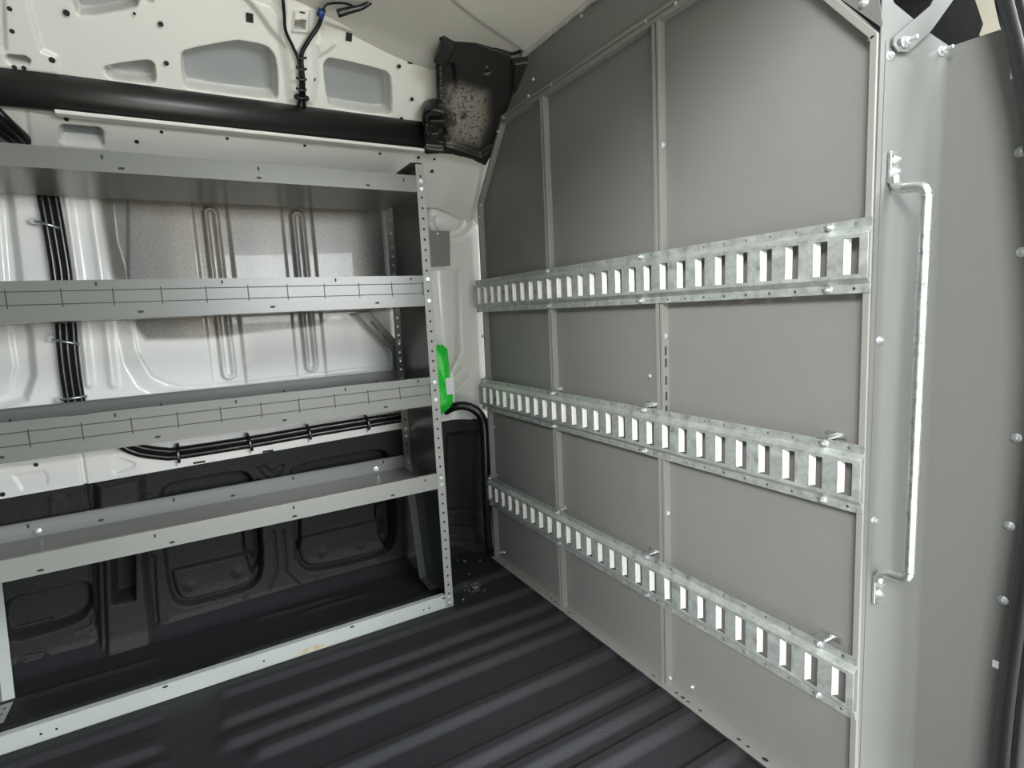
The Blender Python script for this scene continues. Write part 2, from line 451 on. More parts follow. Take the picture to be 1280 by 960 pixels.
# white inner panel and outer skin, one pressed sheet
BAY = wht((112,225),(126,230),(134,300),(148,345),(158,420),(166,455),(180,478),(205,492),(260,492),(505,462),(530,440),(533,330),(533,215), Y=YW)
SPR = [(p[0], p[2]) for p in (onY(x, y, 2.21) for x, y in ((112,190),(123,240),(141,345),(158,397),(182,425),(250,424),(400,408),(416,395),(432,400),(448,392),(520,385),(520,190)))]  # grey overspray, with a patch of shade below the second tray painted in
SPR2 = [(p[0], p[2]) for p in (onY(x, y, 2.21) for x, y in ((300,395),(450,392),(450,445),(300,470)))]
RX = [(onY(272,345,2.215)[0]), (onY(378,345,2.215)[0])]
def white_h(U, V):
    H = np.zeros(U.shape)
    dB = sdf(U, V, BAY)
    H = setto(H, dB, -0.045, 0.05)
    # inner step of the bay
    q = wht((160,240),(160,385),(172,440),(190,470),(230,484),(300,478),(500,455),(522,440),(524,240), Y=2.21)
    H = press(H, sdf(U, V, q), 0.006, 0.008)
    for i, x in enumerate(RX):
        for z0, z1 in ((1.10-0.24, 1.09), (1.12, 1.46)):
            pass
        H = press(H, sdf(U, V, rect(x-0.052, x+0.052, 0.80, 1.60)), -0.010, 0.009)     # channel
        dd = np.sqrt((U-x)**2+np.maximum(np.maximum(0.875-V, V-1.425), 0)**2)
        H += 0.018*ss((0.027-dd)/0.009)-0.011*ss((0.013-dd)/0.008)                      # stadium bead with a hollow
    # left pillar: vertical folds
    def xv(a, bb): return wht(a, bb, Y=YW)
    for a, bb, dep, w in (((83,245),(97,345),0.012,0.010), ((112,235),(127,345),0.010,0.012)):
        P = wht(a, bb, (bb[0]+14, 480), Y=YW); H = groove(H, ldist(U, V, P), -dep, w)
    # recess left of the pillar
    q = wht((-80,220),(8,220),(22,345),(36,420),(40,470),(30,500),(0,508),(-80,515), Y=YW); H = press(H, sdf(U, V, q), -0.04, 0.03)
    q = wht((-80,240),(-4,240),(10,420),(16,460),(8,490),(-30,505),(-80,508), Y=YW); H = press(H, sdf(U, V, q), 0.008, 0.010)
    # triangle and rectangle embosses in the sill
    q = wht((146,574),(150,571),(170,578),(168,583),(148,590),(143,588)); H = press(H, sdf(U, V, q), -0.005, 0.008)
    q = wht((18,592),(56,587),(61,592),(61,605),(30,611)); H = press(H, sdf(U, V, q), -0.004, 0.008)
    # right side: folds around the front pillar
    cx, cz = onY(562,275,2.12)[0], onY(562,275,2.12)[2]
    rr = np.sqrt((U-cx)**2+(V-cz)**2); H += 0.012*np.exp(-((rr-0.045)/0.010)**2)*(V < cz+0.02)+0.010*np.exp(-((rr-0.075)/0.012)**2)*(V < cz)
    q = wht((553,335),(572,335),(573,450),(562,470),(545,470),(545,335), Y=2.12); H = press(H, sdf(U, V, q), -0.008, 0.012)
    for P in (((575,340),(580,440),(572,465)), ((582,460),(574,475)), ((588,470),(577,488))):
        H = groove(H, ldist(U, V, wht(*P, Y=2.09)), -0.005, 0.006)
    H = groove(H, np.abs(U+1.353)+10*(V > 0.72), 0.014, 0.0045)                              # seam
    H += pillar_front(U)
    # sill steps forward
    H += 0.018*ss((0.68-V)/0.03)*(1-ss((U+0.12)/0.1))
    return H
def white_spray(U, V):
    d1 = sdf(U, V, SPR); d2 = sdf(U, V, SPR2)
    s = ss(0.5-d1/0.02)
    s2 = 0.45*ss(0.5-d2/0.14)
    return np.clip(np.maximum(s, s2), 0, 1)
ZT = 1.475
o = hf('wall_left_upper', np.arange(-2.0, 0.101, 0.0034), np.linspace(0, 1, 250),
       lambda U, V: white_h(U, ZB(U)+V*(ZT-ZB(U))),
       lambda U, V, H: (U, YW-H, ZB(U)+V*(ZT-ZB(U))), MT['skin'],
       tone_mask=lambda U, V: white_spray(U, ZB(U)+V*(ZT-ZB(U))))
tag(o, kind='structure')
WALLU = o
b = MB()
for px, py, r in ((45,581,6),(247,578,0.1),(3,618,7)):
    p = onY(px, py, YW-0.02); b.disc(p, nl, r/1000, 0.001, 10)
for px, py in ((249,578),(335,564)):
    p = onY(px, py, YW-0.021); b.box((p[0]-0.018, p[1]-0.001, p[2]-0.003), (p[0]+0.018, p[1]+0.003, p[2]+0.003))
b.build('clip_hole', MT['hole'], WALLU)

# inclined strip under the black rail
P2a, P2b = np.array((0, 2.135, 1.468)), np.array((0, 1.945, 1.645))
t2 = (P2b-P2a); L2 = np.linalg.norm(t2); t2 = t2/L2; n2 = np.array((0, -t2[2], t2[1])); n2 = n2 if n2[1] < 0 else -n2
def strip2(*pts, d=0.0):
    r = []
    for x, y in pts:
        p = hit(x, y, P2a+n2*d, n2); r.append((p[0], float(np.dot(p-P2a, t2))))
    return r
def s2_h(U, V):
    H = np.zeros(U.shape)
    H = setto(H, sdf(U, V, strip2((76,160),(79,157),(124,161),(128,165),(129,181),(126,183),(80,179),(76,176))), -0.045, 0.009)
    H = groove(H, ldist(U, V, strip2((30,130),(36,180))), 0.006, 0.005)
    H += pillar_front(U)*(1-0.65*V/L2)
    H = press(H, sdf(U, V, strip2((40,133),(66,136),(66,143),(41,139))), 0.005, 0.008)
    return H
def map2(U, V, H): return (U, P2a[1]+t2[1]*V+n2[1]*H, P2a[2]+t2[2]*V+n2[2]*H)
o = hf('wall_left_rail_strip', np.arange(-2.0, 0.05, 0.004), np.arange(0, L2+0.001, 0.004), s2_h, map2, MT['white2'], tone_mask=lambda U, V: ss(-(sdf(U, V, strip2((76,160),(79,157),(124,161),(128,165),(129,181),(126,183),(80,179),(76,176)))+0.002)/0.005))
tag(o, kind='structure'); S2 = o
b = MB()
for px, py, r in ((83,149,6),(202,165,5),(284,173,5),(381,182,5),(475,192,5),(543,199,5),(171,177,6),(540,214,7),(523,197,6)):
    p = hit(px, py, P2a+n2*0.001, n2); b.disc(p, n2, r/1000, 0.001, 10)
b.build('clip_hole', MT['hole'], S2)

# upper panel above the rail
P3a, P3b = np.array((0, 1.925, 1.690)), np.array((0, 1.745, 1.925))
t3 = (P3b-P3a); L3 = np.linalg.norm(t3); t3 = t3/L3; n3 = np.array((0, -t3[2], t3[1])); n3 = n3 if n3[1] < 0 else -n3
def up(*pts, d=0.0):
    r = []
    for x, y in pts:
        p = hit(x, y, P3a+n3*d, n3); r.append((p[0], float(np.dot(p-P3a, t3))))
    return r
HOLES3 = [((227,70),(233,63),(293,52),(300,52),(328,57),(337,62),(345,75),(347,118),(344,124),(238,111),(230,104)),
          ((131,86),(136,83),(183,76),(190,78),(193,84),(194,100),(190,104),(142,99),(134,94)),
          ((405,84),(408,76),(414,73),(476,88),(485,92),(488,99),(490,138),(486,143),(418,134),(410,128)),
          ((91,-14),(94,12),(102,20),(166,9),(172,5),(174,-16))]
def up_h(U, V):
    H = np.zeros(U.shape)
    # bow foot behind the harness
    q = up((352,-20),(402,-20),(400,30),(392,60),(395,95),(390,128),(362,125),(358,85),(352,50)); H = press(H, sdf(U, V, q), 0.014, 0.030)
    q = up((366,12),(385,12),(384,40),(364,38)); H = press(H, sdf(U, V, q), 0.008, 0.010)
    q = up((401,26),(440,40),(495,60),(545,80),(560,60),(545,50),(490,30),(440,10),(405,5)); H = press(H, sdf(U, V, q), 0.012, 0.014)
    q = up((27,-30),(52,62),(70,70),(74,92),(-40,80),(-40,60),(8,62),(4,-30)); H = press(H, sdf(U, V, q), 0.010, 0.012)
    q = up((300,-10),(340,5),(352,20),(356,55),(340,40),(320,12)); H = press(H, sdf(U, V, q), 0.012, 0.020)
    q = up((400,40),(418,55),(412,62),(398,70),(395,55)); H = press(H, sdf(U, V, q), 0.010, 0.016)
    q = up((9,73),(11,68),(32,70),(37,74),(35,79),(13,77)); H = setto(H, sdf(U, V, q), -0.06, 0.008)
    q = up((368,24),(380,24),(379,34),(367,33)); H = setto(H, sdf(U, V, q), -0.05, 0.007)
    H = press(H, sdf(U, V, up((184,-8),(192,-8),(190,2),(184,2))), -0.04, 0.008)
    return H
UPH = [chk(up(*h), 1) for h in HOLES3]
def up_h2(U, V):
    H = up_h(U, V)
    for h in UPH: H = setto(H, sdf(U, V, h), -0.062, 0.008)
    return H
def map3(U, V, H): return (U, P3a[1]+t3[1]*V+n3[1]*H, P3a[2]+t3[2]*V+n3[2]*H)
o = hf('wall_left_top_panel', np.arange(-1.75, -0.12, 0.0026), np.arange(0, L3+0.06, 0.0026), up_h2, map3, MT['white2'], tone_mask=lambda U, V: ss(-(np.minimum.reduce([sdf(U, V, h) for h in UPH])+0.002)/0.005))
tag(o, kind='structure'); S3 = o
b = MB(); b.sheet([(-2.0, -0.06), (0.0, -0.06), (0.0, L3+0.03), (-2.0, L3+0.03)], [], lambda u, v: map3(u, v, -0.085), n3, -0.002)
b.sheet([(-1.75, 0.0), (-1.0, 0.0), (-1.0, L2), (-1.75, L2)], [], lambda u, v: map2(u, v, -0.05), n2, -0.002)
o = b.build('wall_left_outer_skin', MT['inner']); tag(o, kind='structure')
b = MB()
for px, py, r in ((12,11,6),(15,39,6),(83,16,8),(65,75,8),(201,30,7),(208,79,7),(18,84,6),(30,85,6),(392,99,7),(499,83,7),(515,124,7),(168,17,4),(502,148,6)):
    p = hit(px, py, P3a+n3*0.0105, n3); b.disc(p, n3, r/1000*0.9, 0.001, 10)
for px, py, r in ((312,22,0.0115),(436,46,0.0115),(513,75,0.011)):
    u, v = up((px, py))[0]; b.sheet(rect(u-r*0.8, u+r*0.8, v-r, v+r), [], lambda u, v: map3(u, v, 0.0015), n3, 0.001)
u, v = up((376,13))[0]; b.sheet(rect(u-0.007, u+0.007, v-0.002, v+0.002), [], lambda u, v: map3(u, v, 0.0225), n3, 0.001)
for px, py in ((371,121),(383,123)):
    p = hit(px, py, P3a+n3*0.0145, n3); b.disc(p, n3, 0.009, 0.001, 12)
b.build('clip_hole', MT['hole'], S3)

# black rail cover along the wall
b = MB()
prof = [(1.94,1.725)]+[(1.935-0.045*math.cos(math.radians(a)), 1.676+0.049*math.sin(math.radians(a))) for a in range(82, -88, -8)]+[(1.94,1.627)]
b.prism(prof, lambda u, v, w: (w, u, v), -2.0, -0.232)
o = b.build('trim_1', MT['plastic'])
for pg in o.data.polygons: pg.use_smooth = len(pg.vertices) == 4; tag(o, kind='structure')
b = MB(); b.prism([(1.915,1.627),(1.913,1.622),(1.916,1.618),(1.945,1.618),(1.945,1.627)], lambda u, v, w: (w, u, v), -1.26, -0.232)
o = b.build('trim_2', MT['white']); tag(o, kind='structure')

# ================================================================== CEILING
def roof_h(U, V):
    z = 1.862+0.075*ss((-0.22-U)/0.55)+0.03*ss((-0.9-U)/0.8)
    z = z-0.00*V
    # raised band that follows the crease towards the partition corner
    a = np.array((-0.338, 1.428)); c = np.array((0.0, 1.60)); t = (c-a)/np.linalg.norm(c-a)
    side = (U-a[0])*t[1]-(V-a[1])*t[0]
    z = z-0.012*ss(side/0.012)
    z = z-0.015*ss((V-1.70)/0.12)
    return z
o = hf('ceiling', np.arange(-2.4, 0.081, 0.012), np.arange(0.20, 2.0, 0.012), roof_h, lambda U, V, H: (U, V, H), MT['roof'])
tag(o, kind='structure')
# outer roof panel above
b = MB(); b.box((-4.2, 0.2, 2.02), (1.6, 2.42, 2.05)); o = b.build('ceiling_outer', MT['roof']); tag(o, kind='structure')
# seam sealer along the partition header
b = MB(); P = [(-0.006+0.004*random.random(), y, 1.850+0.006*random.random()) for y in np.linspace(1.60, 0.62, 40)]
b.tube(P, 0.011, 8, 2); o = b.build('trim_3', MT['sealer']); tag(o, kind='structure')

# ================================================================== CORNER TRIM (black plastic)
A_, B_, C_ = np.array((-0.235, 1.893, 1.665)), np.array((-0.012, 1.885, 1.625)), np.array((-0.010, 1.60, 1.838))
nt_ = np.cross(B_-A_, C_-A_); nt_ /= np.linalg.norm(nt_); nt_ = nt_ if nt_[1] < 0 else -nt_
eu = (B_-A_)/np.linalg.norm(B_-A_); ev = np.cross(nt_, eu); ev = ev if ev[2] > 0 else -ev
def tr(*pts, d=0.0):
    r = []
    for x, y in pts:
        p = hit(x, y, A_+nt_*d, nt_)-A_; r.append((float(p@eu), float(p@ev)))
    return r
def mapt(U, V, H): return tuple(A_[i]+eu[i]*U+ev[i]*V+nt_[i]*H for i in range(3))
TRIM = tr((541,40),(549,38),(640,70),(648,68),(657,62),(664,68),(668,75),(664,120),(640,170),(616,185),(606,204),(590,196),(566,190),(530,186),(531,140),(541,131),(553,129),(553,82),(546,78),(534,70))
def tr_h(U, V):
    H = np.zeros(U.shape)
    H = press(H, sdf(U, V, tr((538,36),(552,38),(568,55),(566,62),(556,80),(530,72))), 0.022, 0.010)
    H = press(H, sdf(U, V, tr((553,82),(567,80),(570,110),(560,132),(552,129))), -0.016, 0.012)
    H = press(H, sdf(U, V, tr((527,142),(540,130),(556,134),(555,184),(527,186))), 0.024, 0.010)
    H = setto(H, sdf(U, V, tr((536,142),(556,140),(565,142),(570,150),(568,158),(560,161),(536,160))), -0.05, 0.010)
    H = press(H, sdf(U, V, tr((530,152),(555,152),(560,155),(557,159),(530,160))), 0.04, 0.008)
    H = setto(H, sdf(U, V, tr((549,162),(556,161),(558,168),(554,172),(548,170))), -0.03, 0.008)
    u, v = tr((577,147))[0]; H = setto(H, np.hypot(U-u, V-v)-0.015, -0.03, 0.008)
    u, v = tr((609,87))[0]; H = groove(H, np.abs(np.hypot(U-u, V-v)-0.012), 0.004, 0.003)
    H = press(H, sdf(U, V, tr((530,176),(566,180),(600,192),(618,180),(625,190),(606,210),(530,190))), 0.014, 0.012)
    H = press(H, sdf(U, V, tr((640,74),(668,70),(664,120),(648,130),(640,110))), 0.020, 0.016)
    return H
us = np.arange(-0.06, 0.33, 0.003); vs = np.arange(-0.06, 0.42, 0.003)
o = hf('trim_4', us, vs, tr_h, mapt, MT['dusty'],
       tone_mask=lambda U, V: 0.85*ss(0.5-sdf(U, V, tr((563,148),(560,115),(575,108),(606,118),(608,150),(598,180),(565,176)))/0.06),
       holes=lambda U, V: sdf(U, V, TRIM) > 0)
md = o.modifiers.new('solid', 'SOLIDIFY'); md.thickness = 0.02; md.offset = -1.0
tag(o, kind='structure')

# ================================================================== PARTITION
PX = 0.022
part = thing('cargo_partition', 'grey steel bulkhead partition of three framed panels across the van, with angled side wing', 'partition', (0.011, 1.27, 0))
OUT = [(2.012, 0.0), (1.985, 1.461), (1.775, 1.707), (0.735, 1.707), (0.530, 1.462), (0.525, 0.0)]
Y1, Y2 = 1.515, 1.026
yz = lambda X: (lambda u, v: (X, u, v))
def panel(poly):
    b = MB(); b.sheet(poly, [], yz(PX), (1, 0, 0), 0.002); return b.build('panel', MT['part'], part)
panel([(2.008, 0.004), (1.982, 1.461), (1.773, 1.703), (Y1, 1.703), (Y1, 0.004)])
panel([(Y1-0.0005, 0.004), (Y1-0.0005, 1.703), (Y2, 1.703), (Y2, 0.004)])
panel([(Y2-0.0005, 0.004), (Y2-0.0005, 1.703), (0.737, 1.703), (0.534, 1.460), (0.529, 0.004)])
for yc in (Y1, Y2):                                                # posts: two flanges back to back
    b = MB(); b.box((0, yc+0.002, 0.002), (PX, yc+0.012, 1.70)); b.box((0.001, yc-0.010, 0.002), (PX, yc-0.002, 1.70))
    b.m = 1; b.box((0.0035, yc-0.002, 0.004), (PX, yc+0.002, 1.698))
    if yc == Y2:
        for z in (0.765, 0.80, 0.84, 0.885, 0.915):
            b.box((0.008, yc-0.0105, z), (0.014, yc-0.0095, z+0.022))
    b.build('post', [MT['frame'], MT['groove']], part, bevel=0.0012)
def edge(name, p, q, w=0.013, m='frame', x0=0.0, x1=PX):
    p = Vector((0, *p)); q = Vector((0, *q)); t = (q-p).normalized(); inn = Vector((0, -t.z, t.y))
    c = Vector((0, 1.27, 0.85))
    if (c-p).dot(inn) < 0: inn = -inn
    b = MB()
    a4 = [p, q, q+inn*w, p+inn*w]
    b.add([(x0, v.y, v.z) for v in a4]+[(x1, v.y, v.z) for v in a4], [(0,1,2,3),(7,6,5,4),(0,4,5,1),(1,5,6,2),(2,6,7,3),(3,7,4,0)])
    return b.build(name, MT[m], part, bevel=0.0012)
for i in range(5): edge('frame_edge', OUT[i], OUT[i+1], 0.012)
# bottom flange with holes, flat on the floor
b = MB(); hs = []
for y, r in ((1.93,.004),(1.86,.004),(1.80,.004),(1.775,.004),(1.66,.004),(1.61,.004),(1.585,.004),(1.555,.005),(1.47,.004),(1.07,.004),(0.985,.004),(0.963,.005),(0.945,.004),(0.905,.004),(0.79,.004),(0.765,.004),(0.72,.006),(0.66,.004)):
    hs.append(circ(0.002, y, r*1.0, 8, r*1.5))
b.sheet(rect(-0.014, PX, 0.525, 2.012), hs, lambda u, v: (u, v, 0.0125), (0, 0, 1), 0.002)
b.m = 1; b.box((-0.012, 0.53, 0.004), (PX-0.002, 2.01, 0.0105))
b.build('bottom_flange', [MT['frame'], MT['groove']], part)
# header plate up to the roof
b = MB(); b.sheet([(1.75, 1.712), (1.69, 1.76), (1.60, 1.845), (0.50, 1.845), (0.50, 1.60), (0.575, 1.54), (0.735, 1.716)], [], yz(0.004), (1, 0, 0), 0.002)
b.build('header_plate', MT['part'], part)
b = MB(); b.box((-0.004, 0.72, 1.7085), (0.004, 1.775, 1.717)); b.build('header_flange', MT['frame'], part, bevel=0.001)
# gusset outside the cut corner
g = [onX(x, y, 0.002)[1:] for x, y in ((1050,-2),(1066,-30),(1096,-30),(1099,0),(1103,30),(1100,33))]
b = MB(); b.sheet([tuple(p) for p in g], [], yz(0.002), (1, 0, 0), 0.002); b.build('gusset', MT['wing'], part)
# wing: first face turns forward, second face parallel to the partition
A0, A1 = np.array((0.004, 0.5265, 0)), np.array((0.163, 0.497, 0))
ta = (A1-A0)/np.linalg.norm(A1-A0); na = np.array((ta[1], -ta[0], 0)); na = na if na[1] < 0 else -na
def onA(px, py, d=0.0): return hit(px, py, A0+na*d, na)
def ua(p): return (float((p-A0)@ta), float(p[2]))
top = [ua(onA(*q)) for q in ((1183,57),(1165,43),(1140,22),(1118,4),(1104,-30))]
LA = np.linalg.norm(A1-A0)
b = MB(); b.sheet([(0.0, 0.0), (LA, 0.0)]+[(LA, top[0][1])]+top[1:]+[(0.0, top[-1][1])], [], lambda u, v: tuple(A0+ta*u+np.array((0, 0, v))), -na, 0.002)
b.m = 0
b.sheet(rect(0.010, 0.018, 0.0, 1.45), [], lambda u, v: tuple(A0+na*0.0012+ta*u+np.array((0, 0, v))), -na, 0.001)
Bp = [onX(x, y, 0.163)[1:] for x, y in ((1250,37),(1262,50),(1276,150),(1300,260),(1330,450),(1310,620),(1275,760),(1262,960))]
Bp = [tuple(p) for p in Bp]
slots = []
b.sheet([(0.4985, 0.0), (0.4985, top[0][1]-0.001)]+Bp+[(Bp[-1][0], 0.0)], slots, yz(0.163), (1, 0, 0), 0.002)
b.build('side_wing', MT['wing'], part)
b = MB()
for px, py, h in ((1267,91,0.009), (1244,830,0.007)):
    y, z = onX(px, py, 0.162)[1:]; b.box((0.1605, y-0.005, z-h), (0.163, y+0.004, z+h))
b.build('lit_slot_patch', MT['label'], part, bevel=0.002)  # white patches standing for lit paint seen through the wing slots
nx = (-1, 0, 0)
for px, py in ((1111,70),(1099,425),(1092,650)): bolt(part, onA(px, py), na, 'hex', 0.85)
bolt(part, onA(1176,64), na, 'stud', 0.9)
for px, py in ((1276,190),(1278,315),(1271,547),(1262,657),(1254,750)): bolt(part, onX(px, py, 0.162), nx, 'hex', 0.95)
bolt(part, onX(1080,4,0.002), nx, 'hex', 0.9)
bolt(part, (0.011, 0.5435, onX(1091,42,0.011)[2]-0.004), (0, 0.8, -0.6), 'hex', 0.8)
for px, py in ((830,181),(832,420),(833,641),(838,848)): bolt(part, (0.011, Y2-0.010, onX(px, py, 0.01)[2]), (-0.3, -1, 0), 'hex', 0.75)
for px, py in ((601,256),(598,271),(603,420),(617,534),(622,165),(629,147),(630,690)):
    q = onX(px, py, 0); bolt(part, (q[0], q[1]-0.004, q[2]), (-1, -0.3, 0), 'hex', 0.7)
for px, py in ((661,120),(690,105),(667,99),(727,20),(845,4),(808,26)): bolt(part, onX(px, py, 0.0), (-1, -0.2, -0.2), 'hex', 0.62)
for px, py, k in ((812,470,'dome'),(865,859,'dome'),(690,744,'dome'),(628,690,'stud')): bolt(part, onX(px, py, PX), nx, k, 1.0 if k == 'dome' else 0.8, name='fastener')

# ================================================================== E-TRACK RAILS
def make_track(label, loc):
    t = thing('cargo_track', label, 'rail', loc, 'galvanised tie-down rails bolted across the partition')
    ya, yb = 0.527-loc[1], 2.038-loc[1]
    o3 = Vector(loc); wp = lambda x, y, z: (x+o3.x, y+o3.y, z+o3.z)
    pitch = 0.0551; y0 = 0.5674-loc[1]
    sl = []; k = 0
    while y0+k*pitch < yb-0.012:
        ye = y0+k*pitch; sl.append((ye-0.0265, ye)); k += 1
    b = MB()
    holes = [[(a, -0.031), (c, -0.031), (c, 0.031), (a, 0.031)] for a, c in sl]
    b.sheet(rect(ya, yb, -0.0375, 0.0375), holes, lambda u, v: wp(-0.0135, u, v), (1, 0, 0), 0.002)
    for s in (-1, 1):
        hs = [circ((a+c)/2, s*0.0555, 0.0032, 8) for a, c in sl]
        b.sheet(rect(ya, yb, *sorted((s*0.0475, s*0.0635))), hs, lambda u, v: wp(-0.002, u, v), (1, 0, 0), 0.0018)
        b.prism([(-0.0135, s*0.0375), (-0.0135+0.002, s*0.0372), (0.0, s*0.0475), (-0.002, s*0.0480)], lambda u, v, w: wp(u, w, v), ya, yb)
    b.m = 1
    for a, c in sl:                                                   # rolled-in lips of the slots
        z = 0.0305
        b.prism([(-0.0135, c+0.0005), (-0.012, c+0.0015), (0.001, c-0.0045), (0.000, c-0.0060)], lambda u, v, w: wp(u, v, w), -z, z)
        b.prism([(-0.0135, a-0.0005), (-0.012, a-0.0012), (0.001, a+0.0035), (0.000, a+0.0045)], lambda u, v, w: wp(u, v, w), -z, z)
    b.build('rail', [MT['galv'], MT['lip']], t)
    for y in (2.005, 1.512, 1.085, 0.600):
        for s in (-1, 1): bolt(t, wp(-0.002, y-loc[1], s*0.0555), nx, 'hex', 0.95)
        b = MB()
        y_ = y-loc[1]
        b.box(wp(-0.006, y_-0.010, 0.0640), wp(PX, y_-0.0085, 0.074)); b.box(wp(-0.004, y_-0.012, 0.0640), wp(PX, y_+0.014, 0.0658)); b.box(wp(PX-0.004, y_-0.030, 0.0640), wp(PX-0.0015, y_+0.010, 0.076))
        if loc[2] < 1.0: b.build('mounting_clip', MT['zincbar'], t)
    return t
make_track('top slotted galvanised tie-down rail on the grey partition, level with upper shelves', (0, 1.27, 1.109))
make_track('middle slotted galvanised tie-down rail on the partition, between the other two rails', (0, 1.27, 0.712))
make_track('lowest slotted galvanised tie-down rail on the partition, nearest the black floor', (0, 1.27, 0.303))

# ================================================================== GRAB HANDLE
hl = thing('grab_handle', 'long bent zinc-plated grab handle bolted upright on the light grey wing', 'handle', tuple(onA(1108,215)))
hA = lambda px, py, d: onA(px, py)+na*d
p0, p1 = onA(1109,192), onA(1110,226); q0, q1 = onA(1090,722), onA(1088,752)
zt, zb = p1[2]-0.006, q0[2]+0.006
xt = p1[0]+0.004
b = MB(); off = np.array(na)
base = np.array((xt, A0[1]+(xt-A0[0])*ta[1]/ta[0], 0))
def hp(z, d): p = base+off*d; return (p[0], p[1], z)
R = 0.020; D = 0.062
path = [hp(zt+0.012, 0.008), hp(zt-0.002, 0.010), hp(zt-0.010, 0.020), hp(zt-0.012, 0.032), hp(zt-0.013, D-0.022), hp(zt-0.017, D-0.006), hp(zt-0.030, D), hp(zt-0.06, D),
        hp((zt+zb)/2, D), hp(zb+0.06, D), hp(zb+0.030, D), hp(zb+0.017, D-0.006), hp(zb+0.013, D-0.022), hp(zb+0.012, 0.032), hp(zb+0.010, 0.020), hp(zb+0.002, 0.010), hp(zb-0.012, 0.008)]
b.tube(path, 0.0083, 14, 6)
b.build('bar', MT['zincbar'], hl)
for za, zc in ((zt+0.000, p0[2]+0.004), (q1[2]-0.004, zb-0.000)):
    b = MB(); c0 = base-ta*0.008; 
    b.sheet([(0, za), (0.020, za), (0.020, zc), (0, zc)], [], lambda u, v: tuple(c0+ta*u+off*0.001+np.array((0, 0, v))), off, 0.006)
    b.build('mounting_tab', MT['zincbar'], hl, bevel=0.0025)
    for f in (0.36, 0.72): bolt(hl, c0+ta*0.012+off*0.0065+np.array((0, 0, za+(zc-za)*f)), off, 'hex', 0.8)

# ================================================================== BRACE
br = thing('support_brace', 'flat grey bracing strap bolted to top of the wing, running up to roof', 'brace', tuple(onA(1128,50)))
pts = [ua(onA(*q, 0.003)) for q in ((1114,57),(1115,48),(1161,8),(1166,-2),(1186,-50),(1212,-50),(1189,1),(1161,40),(1133,66),(1120,66))]
b = MB(); b.sheet(pts, [], lambda u, v: tuple(A0+na*0.004+ta*u+np.array((0, 0, v))), na, 0.003)
b.m = 1; b.disc(onA(1124.5, 53, 0.0075), na, 0.0055, 0.0006, 10)
b.build('strap', [MT['wing'], MT['groove']], br, bevel=0.0008)
bolt(br, onA(1130,53,0.0075), na, 'stud', 1.0)

# ================================================================== DOOR SEAL, B-PILLAR, CAB
SEAL = [(1258,-40),(1264,0),(1279,60),(1293,130),(1305,250),(1314,400),(1309,520),(1298,640),(1281,760),(1265,880),(1256,980),(1250,1050)]
b = MB(); b.tube([onX(x, y, 0.115) for x, y in SEAL], 0.0185, 14, 4)
b.tube([onX(x+14, y, 0.105) for x, y in SEAL], 0.010, 10, 4)
b.tube([onX(x-9, y, 0.105) for x, y in SEAL], 0.006, 8, 4)
o = b.build('trim_5', MT['rubber']); tag(o, kind='structure')
pl = [onX(x+12, y, 0.14)[1:] for x, y in SEAL]
b = MB(); b.sheet([tuple(p) for p in pl]+[(pl[-1][0]-0.16, pl[-1][1]), (pl[-1][0]-0.16, pl[0][1]), ], [], yz(0.14), (1, 0, 0), 0.01)
o = b.build('trim_6', MT['white']); tag(o, kind='structure')
# dark cab behind the gap
b = MB(); b.box((0.62, -0.4, -0.05), (0.66, 2.3, 2.05)); o = b.build('wall_front', MT['cab']); tag(o, kind='structure')
b = MB(); cp = [onX(x, y, 0.30)[1:] for x, y in ((1208,-60),(1219,0),(1229,30),(1224,44),(1258,60),(1264,0),(1250,-60))]
b.sheet([tuple(p) for p in cp], [], yz(0.30), (1, 0, 0), 0.02); o = b.build('trim_7', MT['cream']); tag(o, kind='structure')

